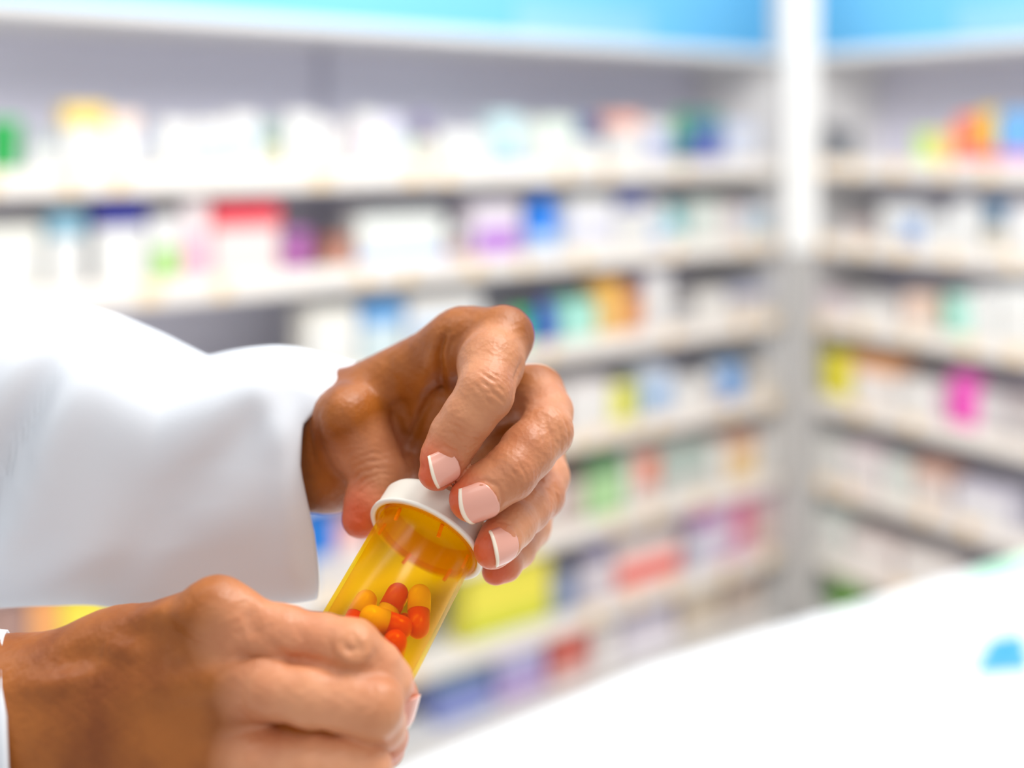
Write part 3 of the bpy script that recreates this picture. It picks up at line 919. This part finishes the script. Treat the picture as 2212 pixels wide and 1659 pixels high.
# ---- lower hand round the bottle
Lh = Hand()
Lh.palm = [
    ((-330, 1560, 345, 120), (-20, 1528, 302, 124)), ((-330, 1720, 345, 120), (-20, 1690, 302, 124)),
    ((-20, 1528, 302, 122), (250, 1430, 300, 92)), ((250, 1430, 300, 92), (462, 1338, 290, 72)),
    ((-10, 1580, 300, 120), (500, 1478, 285, 70)), ((-10, 1650, 300, 120), (490, 1628, 284, 72)),
    ((-10, 1720, 302, 110), (470, 1770, 288, 66)), ((200, 1560, 300, 130), (400, 1550, 296, 110)),
]
Lh.fingers = [
    [(460, 1335, 290, 70), (520, 1352, 288, 64), (610, 1372, 286, 59), (700, 1389, 285, 56), (758, 1405, 283, 56), (814, 1442, 283.5, 51), (842, 1474, 285.5, 47), (856, 1505, 290, 43), (861, 1536, 294, 38)],
    [(500, 1478, 285, 72), (580, 1490, 279, 64), (670, 1503, 276, 61), (750, 1516, 275.5, 58), (806, 1530, 276, 56), (826, 1562, 281, 48), (836, 1592, 287, 42), (838, 1618, 293, 37)],
    [(490, 1628, 284, 70), (570, 1640, 277, 60), (680, 1648, 274, 57), (745, 1652, 273.5, 55), (790, 1660, 274, 53), (812, 1700, 280, 45), (806, 1750, 288, 38)],
    [(470, 1770, 288, 62), (560, 1778, 283, 52), (690, 1780, 280, 48), (735, 1800, 284, 42), (740, 1840, 292, 36)],
    [(180, 1530, 312, 70), (420, 1480, 318, 60), (560, 1480, 319, 58), (660, 1482, 320, 54), (745, 1488, 321, 46)],
]
Lh.rootk = [5.0, 5.0, 5.0, 5.0, 8.0]
Lh.adds = [((762, 1404, 281, 49), 0, 4.0), ((470, 1318, 288, 58), 0, 6.0), ((812, 1524, 275, 50), 0, 3.0)]
Lh.palm.append(((540, 1568, 286, 26), (790, 1588, 283, 16)))
Lh.cuts = []
wrk(Lh, (772, 1400, 276), (700, 1389, 285), (825, 1437, 283.5), (0.1, -0.9, 0.4), 4.2, 0.42, 3.2, 2)
wrk(Lh, (815, 1515, 270), (750, 1516, 275), (826, 1562, 281), (0.5, -0.8, 0.4), 3.5, 0.2, 2.2, 1)
for j, r in (((850, 1500, 287), 6.0), ((862, 1545, 292), 6.0), ((838, 1600, 288), 6.0)):
    Lh.tips.append((V3(*j), r))
LL_ = [
 ([(1700, 400), (1715, 450), (1760, 490), (1820, 485), (1850, 440), (1830, 385)], 0.55, 0.8), ([(1725, 395), (1760, 430), (1805, 420), (1800, 375)], -0.7, 0.6),
 ([(1655, 380), (1668, 440), (1660, 510)], -0.35, 0.6), ([(1500, 320), (1530, 400), (1520, 470)], -0.3, 0.8), ([(1880, 430), (1900, 480), (1880, 560)], -0.3, 0.6),
 ([(80, 610), (280, 600), (480, 545)], 1.3, 2.3), ([(540, 410), (620, 425), (700, 440)], 0.9, 1.8), ([(280, 490), (420, 470), (520, 470)], -1.4, 2.6),
 ([(620, 280), (800, 240), (960, 275)], 1.3, 2.2), ([(680, 340), (850, 340), (980, 400)], -1.2, 3.0), ([(980, 200), (1010, 300), (980, 400)], -0.5, 3.0),
 ([(700, 640), (1000, 540), (1200, 430)], 1.5, 3.6), ([(800, 470), (1080, 440), (1250, 350)], -1.8, 3.6), ([(700, 780), (1100, 740), (1400, 800)], -1.8, 3.6),
 ([(1210, 170), (1240, 260), (1230, 380)], -0.9, 2.0), ([(1270, 170), (1310, 240), (1320, 330)], 0.8, 2.0), ([(1200, 420), (1300, 430), (1380, 470)], 1.0, 2.2),
 ([(1140, 560), (1180, 620), (1180, 720)], -0.7, 2.4), ([(1370, 410), (1460, 475), (1640, 515), (1760, 545)], -1.0, 1.0),
]
for pts, am, lw_ in LL_:
    Lh.line([(a / 2.3284, 1220 + b / 2.3284) for a, b in pts], am, lw_)
lm = hand_mesh(Lh, 'hand', 1.05)
lh = keep(obj('hand', lm, skin))
lh['label'] = 'lower hand seen from its back, fingers wrapped round the bottle'

# fingernails
def nail(h, o, *a, **k):
    n = add_nail(h, o, *a, **k)
    n.parent = o
    n.matrix_parent_inverse = o.matrix_world.inverted() if False else Matrix.Identity(4)
    return n


nail(U, uh, 965, 1015, 316, math.radians(196), 10.2, 7.2, 6.0, lift=0.8, pitch=0.3)
nail(U, uh, 1041, 1092, 312, math.radians(200), 11.2, 9.4, 6.8, pitch=0.08)
nail(U, uh, 1096, 1178, 316, math.radians(192), 9.8, 7.4, 5.8, pitch=0.3)
nail(Lh, lh, 888, 1535, 292, math.radians(262), 9.0, 8.0, 5.6)

# ------------------------------------------------------------------ coat sleeves
def coat_material():
    m = bpy.data.materials.new('white_cotton_coat')
    m.use_nodes = True
    nt = m.node_tree; b = nt.nodes['Principled BSDF']
    b.inputs['Base Color'].default_value = lin((223, 227, 233)) + (1,)
    b.inputs['Roughness'].default_value = 0.85
    b.inputs['Specular IOR Level'].default_value = 0.2
    tc = nt.nodes.new('ShaderNodeTexCoord')
    w = nt.nodes.new('ShaderNodeTexNoise'); w.inputs['Scale'].default_value = 900
    nt.links.new(tc.outputs['Object'], w.inputs['Vector'])
    bp = nt.nodes.new('ShaderNodeBump'); bp.inputs['Strength'].default_value = 0.15; bp.inputs['Distance'].default_value = 0.0002
    nt.links.new(w.outputs['Fac'], bp.inputs['Height']); nt.links.new(bp.outputs['Normal'], b.inputs['Normal'])
    return m


coat = coat_material()


def interp(x, tab):
    xs = [t[0] for t in tab]; ys = [t[1] for t in tab]
    return float(np.interp(x, xs, ys))


def sleeve_upper():
    topc = [(-900, 640), (-300, 610), (-120, 618), (0, 635), (70, 644), (140, 660), (200, 680), (260, 702), (320, 727), (360, 743), (385, 752), (410, 748), (450, 740), (500, 733), (560, 729), (610, 733), (660, 743), (720, 757), (790, 772)]
    botc = [(-900, 1400), (-300, 1330), (0, 1320), (200, 1322), (400, 1330), (700, 1316), (800, 1300)]
    nx, nt_ = 150, 96
    bm = bmesh.new(); rings = []
    for i in range(nx + 1):
        s = i / nx
        px = -900 + (790 + 900) * s
        yt, yb = interp(px, topc), interp(px, botc)
        sc = min(max((px - 250) / 450, 0), 1); sc = sc * sc * (3 - 2 * sc)
        Yc, hd = 388.0 - 12.5 * sc, 43.0 - 12.5 * sc
        ring = []
        for k in range(nt_):
            th = 2 * math.pi * k / nt_
            cy, cz = math.cos(th), math.sin(th)
            e = 2 / 4.0
            sy = math.copysign(abs(cy) ** e, cy)
            sz = math.copysign(abs(cz) ** e, cz)
            # narrower towards the bottom front so that the near rim hangs straight
            dy = hd * (1.0 if px > 0 else 1.0 + min(-px, 600) / 900)
            Y = Yc + dy * sy
            zt = -(yt - HOR) / F * (Yc + hd * .86); zb = -(yb - HOR) / F * (Yc - hd * .62)
            z = (zt + zb) / 2 + (zt - zb) / 2 * sz
            # cuff rim: far/top side reaches further right, near side is cut back; bottom swings out again
            q = 0.0
            if s > 0.6:
                fall = ((s - 0.6) / 0.4) ** 1.5
                near = (1 - sy) / 2
                hh = (sz + 1) / 2
                cn = float(np.interp(hh, [0, .05, .43, .68, .85, .93, 1], [84, 84, 106, 130, 132, 100, 38]))
                cf = 240 * (1 - hh) ** 0.7
                cut = cn * near ** 0.8 + cf * (1 - near)
                q = -cut * fall
            x = (px + q - 1106) / F * (Yc - hd * .75 * (1 if sy < 0.4 else -0.9 * (sy - .4) / .6 + (1 - (sy - .4) / .6)))
            p = Vector((x, Y, z))
            ring.append(p)
        rings.append(ring)
    # folds, measured in the cloth's own length and girth
    def gauss(a, s): return math.exp(-a * a / (2 * s * s))
    vr = []
    for i, ring in enumerate(rings):
        row = []
        for k, p in enumerate(ring):
            n = Vector((0, math.cos(2 * math.pi * k / nt_), math.sin(2 * math.pi * k / nt_)))
            X = p.x; Z = p.z
            near = max(0.0, -n.y)
            # diagonal drape at the elbow
            a = (X + 0.0 + 136) - (Z + 52) * 0.46
            d = -6.5 * gauss(a - 1, 4.0) * min(1, near * 2) + 4.0 * gauss(a + 10, 6.0) * min(1, near * 2) + 2.5 * gauss(a - 12, 6) * near
            b = (X + 92) - (Z + 100) * 0.9
            d += -3.0 * gauss(b, 7) * near
            c = (X + 74) + (Z + 95) * 0.25 + 3 * math.sin(Z * .08)
            d += (2.2 * gauss(c, 4.5) - 2.2 * gauss(c - 9, 4.5)) * near
            e = (Z + 118) - (X + 90) * 0.35
            d += 2.4 * gauss(e, 6) * near
            d += 0.5 * math.sin(X * 0.11 + Z * 0.07) * near
            row.append(bm.verts.new(((p.x) / 1000, (p.y + n.y * d) / 1000, (p.z + n.z * d * .3) / 1000 + EYE)))
        vr.append(row)
    for a, b in zip(vr, vr[1:]):
        for k in range(nt_):
            k2 = (k + 1) % nt_
            bm.faces.new([a[k], b[k], b[k2], a[k2]])
    bmesh.ops.recalc_face_normals(bm, faces=bm.faces)
    o = keep(obj('coat_sleeve', bm, coat, None, True))
    md = o.modifiers.new('thickness', 'SOLIDIFY'); md.thickness = 0.0012; md.offset = -1
    o['label'] = 'wide white sleeve of the upper arm with slanting cuff'
    return o


sleeve_upper()


def sleeve_lower():
    nx, nt_ = 60, 72
    bm = bmesh.new(); vr = []
    for i in range(nx + 1):
        s = i / nx
        px = -900 + 925 * s
        Yc = 302 + (1 - s) * 90
        row = []
        for k in range(nt_):
            th = 2 * math.pi * k / nt_
            cy, cz = math.cos(th), math.sin(th)
            near = max(0, -cy)
            hh = 262 + 60 * (1 - s)
            yc = 1650
            z = -(yc - HOR) / F * Yc + cz * hh / F * Yc
            Y = Yc + cy * (25 + 10 * (1 - s))
            x = (px - 1106) / F * Y
            x += -1.6 * max(0, cz) * s ** 6
            fold = 0.9 * math.sin(px * 0.05 + th * 2) * (1 - s ** 8)
            row.append(bm.verts.new((x / 1000, (Y + fold * cy) / 1000, (z + fold * cz) / 1000 + EYE)))
        vr.append(row)
    for a, b in zip(vr, vr[1:]):
        for k in range(nt_):
            k2 = (k + 1) % nt_
            bm.faces.new([a[k], b[k], b[k2], a[k2]])
    bmesh.ops.recalc_face_normals(bm, faces=bm.faces)
    o = keep(obj('coat_sleeve', bm, coat, None, True))
    md = o.modifiers.new('thickness', 'SOLIDIFY'); md.thickness = 0.0016; md.offset = 1
    o['label'] = 'white cuff of the nearer arm at the picture edge'
    return o


sleeve_lower()

# ------------------------------------------------------------------ amber bottle and capsules
AX = Vector((-0.40552673, -0.69651721, -0.59195595)).normalized()     # from cap towards bottom
C0 = P(918.4, 1168.8, 0.330)
ROT = AX.to_track_quat('Z', 'Y').to_matrix().to_4x4()


def amber_material():
    m = bpy.data.materials.new('amber_plastic')
    m.use_nodes = True
    nt = m.node_tree
    for n in list(nt.nodes): nt.nodes.remove(n)
    out = nt.nodes.new('ShaderNodeOutputMaterial')
    tr = nt.nodes.new('ShaderNodeBsdfTransparent'); tr.inputs[0].default_value = (1.0, 0.88, 0.10, 1)
    gl = nt.nodes.new('ShaderNodeBsdfGlossy'); gl.inputs['Roughness'].default_value = 0.2
    gl.inputs['Color'].default_value = (1, .93, .8, 1)
    df = nt.nodes.new('ShaderNodeBsdfTranslucent'); df.inputs['Color'].default_value = (1.0, 0.66, 0.02, 1)
    fc = nt.nodes.new('ShaderNodeLayerWeight'); fc.inputs['Blend'].default_value = 0.5
    p5 = nt.nodes.new('ShaderNodeMath'); p5.operation = 'POWER'; p5.inputs[1].default_value = 4.0
    nt.links.new(fc.outputs['Facing'], p5.inputs[0])
    lw = nt.nodes.new('ShaderNodeMath'); lw.operation = 'MULTIPLY_ADD'; lw.inputs[1].default_value = 0.22; lw.inputs[2].default_value = 0.012
    nt.links.new(p5.outputs[0], lw.inputs[0])
    lay = nt.nodes.new('ShaderNodeLayerWeight'); lay.inputs['Blend'].default_value = 0.25
    pw = nt.nodes.new('ShaderNodeMath'); pw.operation = 'MULTIPLY_ADD'; pw.inputs[1].default_value = 0.22; pw.inputs[2].default_value = 0.05
    nt.links.new(lay.outputs['Facing'], pw.inputs[0])
    m1 = nt.nodes.new('ShaderNodeMixShader'); nt.links.new(pw.outputs[0], m1.inputs[0]); nt.links.new(tr.outputs[0], m1.inputs[1]); nt.links.new(df.outputs[0], m1.inputs[2])
    m2 = nt.nodes.new('ShaderNodeMixShader'); nt.links.new(lw.outputs[0], m2.inputs[0]); nt.links.new(m1.outputs[0], m2.inputs[1]); nt.links.new(gl.outputs[0], m2.inputs[2])
    nt.links.new(m2.outputs[0], out.inputs[0])
    return m


amber = amber_material()
bot = empty('pill_bottle')
bot.matrix_world = Matrix.Translation(C0) @ ROT
tag(bot, 'tilted amber plastic pill bottle with white cap held between the two hands', 'bottle')
mm = 0.001
RB = 15.4 * mm
LB = 54 * mm
capm = mat((242, 238, 226), 0.38, 'white_cap_plastic')
cb = obj('cap', lathe_bm([(0, -9.5 * mm), (15.6 * mm, -9.5 * mm), (17.0 * mm, -9.0 * mm), (17.7 * mm, -7.8 * mm), (17.9 * mm, -1.4 * mm), (18.5 * mm, -1.1 * mm), (18.6 * mm, -0.2 * mm), (18.2 * mm, 0.1 * mm),
                          (17.1 * mm, 0.1 * mm), (16.9 * mm, -0.6 * mm), (16.8 * mm, -8.2 * mm), (0, -8.2 * mm)], 96), capm, bot, True)
body = obj('bottle_body', lathe_bm([(14.2 * mm, -7.6 * mm), (15.0 * mm, -7.6 * mm), (15.0 * mm, 2.0 * mm), (RB, 2.6 * mm), (RB, LB - 2 * mm), (RB - .6 * mm, LB - .5 * mm), (RB - 2 * mm, LB), (0, LB),
                                    (0, LB - 1.3 * mm), (RB - 2.2 * mm, LB - 1.3 * mm), (RB - 1.2 * mm, LB - 2.2 * mm), (RB - 1.1 * mm, 2.8 * mm), (14.2 * mm, 2.2 * mm), (14.2 * mm, -7.6 * mm)], 96), amber, bot, True)
orange = mat((255, 150, 60), 0.35, 'orange_lug_plastic')
# locking lugs round the neck, and the moulded neck ring
for k in range(6):
    a = math.radians(k * 60 + 14)
    bm = box_bm(-0.5 * mm, 0.5 * mm, -0.3 * mm, 0.3 * mm, -2.0 * mm, 2.0 * mm, 0.0)
    T = Matrix.Rotation(a, 4, 'Z') @ Matrix.Translation((0, 13.9 * mm, 1.4 * mm)) @ Matrix.Rotation(math.radians(10), 4, 'Y')
    bmesh.ops.transform(bm, matrix=T, verts=bm.verts)
    obj('locking_lug', bm, orange, bot)
obj('neck_ring', lathe_bm([(15.05 * mm, -1.0 * mm), (16.6 * mm, -1.0 * mm), (16.6 * mm, 0.2 * mm), (15.05 * mm, 0.2 * mm), (15.05 * mm, -1.0 * mm)], 96), amber, bot, True)

capred = mat((226, 58, 10), 0.3, 'red_capsule_gelatin')
capyel = mat((246, 200, 120), 0.3, 'cream_capsule_gelatin')


def on_axis_depth(px, py, rel):
    """depth in the bottle: point on the view ray nearest the axis, pushed rel mm towards the camera"""
    best = None
    for i in range(260):
        Y = 0.265 + i * 0.0004
        q = P(px, py, Y) - C0
        t = q.dot(AX); r = (q - AX * t).length
        if best is None or r < best[0]: best = (r, Y)
    return best[1] - rel * mm


CAPR = 3.3 * mm
# (end A px, end B px, depth offset at A, at B, red at end A?)
PILLS = [
    ((858, 1285), (832, 1334), -2, -2, True, 'capsule with deep red end at the top of the pile'),
    ((906, 1288), (904, 1352), 1, 2, False, 'capsule standing on end against the bottle wall'),
    ((802, 1334), (850, 1350), 6, 5, False, 'cream-ended capsule lying crosswise over the pile'),
    ((790, 1300), (752, 1366), -5, -3, False, 'long capsule leaning left with its red end under the finger'),
    ((853, 1388), (846, 1420), 8, 1, True, 'capsule seen end-on as an orange-red disc'),
    ((812, 1392), (770, 1400), 0, 2, False, 'capsule half hidden at the bottom of the pile'),
    ((872, 1350), (850, 1368), -5, -4, True, 'red capsule end wedged behind the others'),
    ((800, 1430), (745, 1450), 1, 2, True, 'capsule on the bottle bottom behind the lower fingers'),
]
for (A, B, da, db, red_a, lab) in PILLS:
    a = P(A[0], A[1], on_axis_depth(*A, da)); b = P(B[0], B[1], on_axis_depth(*B, db))
    d = (b - a)
    Lc = max(d.length + 2 * CAPR * .0, 9 * mm)
    root = empty('capsule')
    q = d.to_track_quat('Z', 'Y')
    root.matrix_world = Matrix.Translation(a) @ q.to_matrix().to_4x4()
    tag(root, lab, 'capsule', 'capsules inside the amber bottle')

    def shell(z0, z1, r, first):
        pr = []
        n = 8
        if first:
            for k in range(n + 1):
                t = math.pi / 2 * k / n
                pr.append((r * math.sin(t) if k else 0, z0 - r * math.cos(t)))
            pr.append((r, z1)); pr.append((0, z1))
        else:
            pr.append((0, z0)); pr.append((r, z0))
            for k in range(n + 1):
                t = math.pi / 2 * k / n
                pr.append((r * math.cos(t) if k < n else 0, z1 + r * math.sin(t)))
        return lathe_bm(pr, 32)
    obj('capsule_cap', shell(0, Lc * .5, CAPR, True), capred if red_a else capyel, root, True)
    obj('capsule_body', shell(Lc * .5, Lc, CAPR * .95, False), capyel if red_a else capred, root, True)
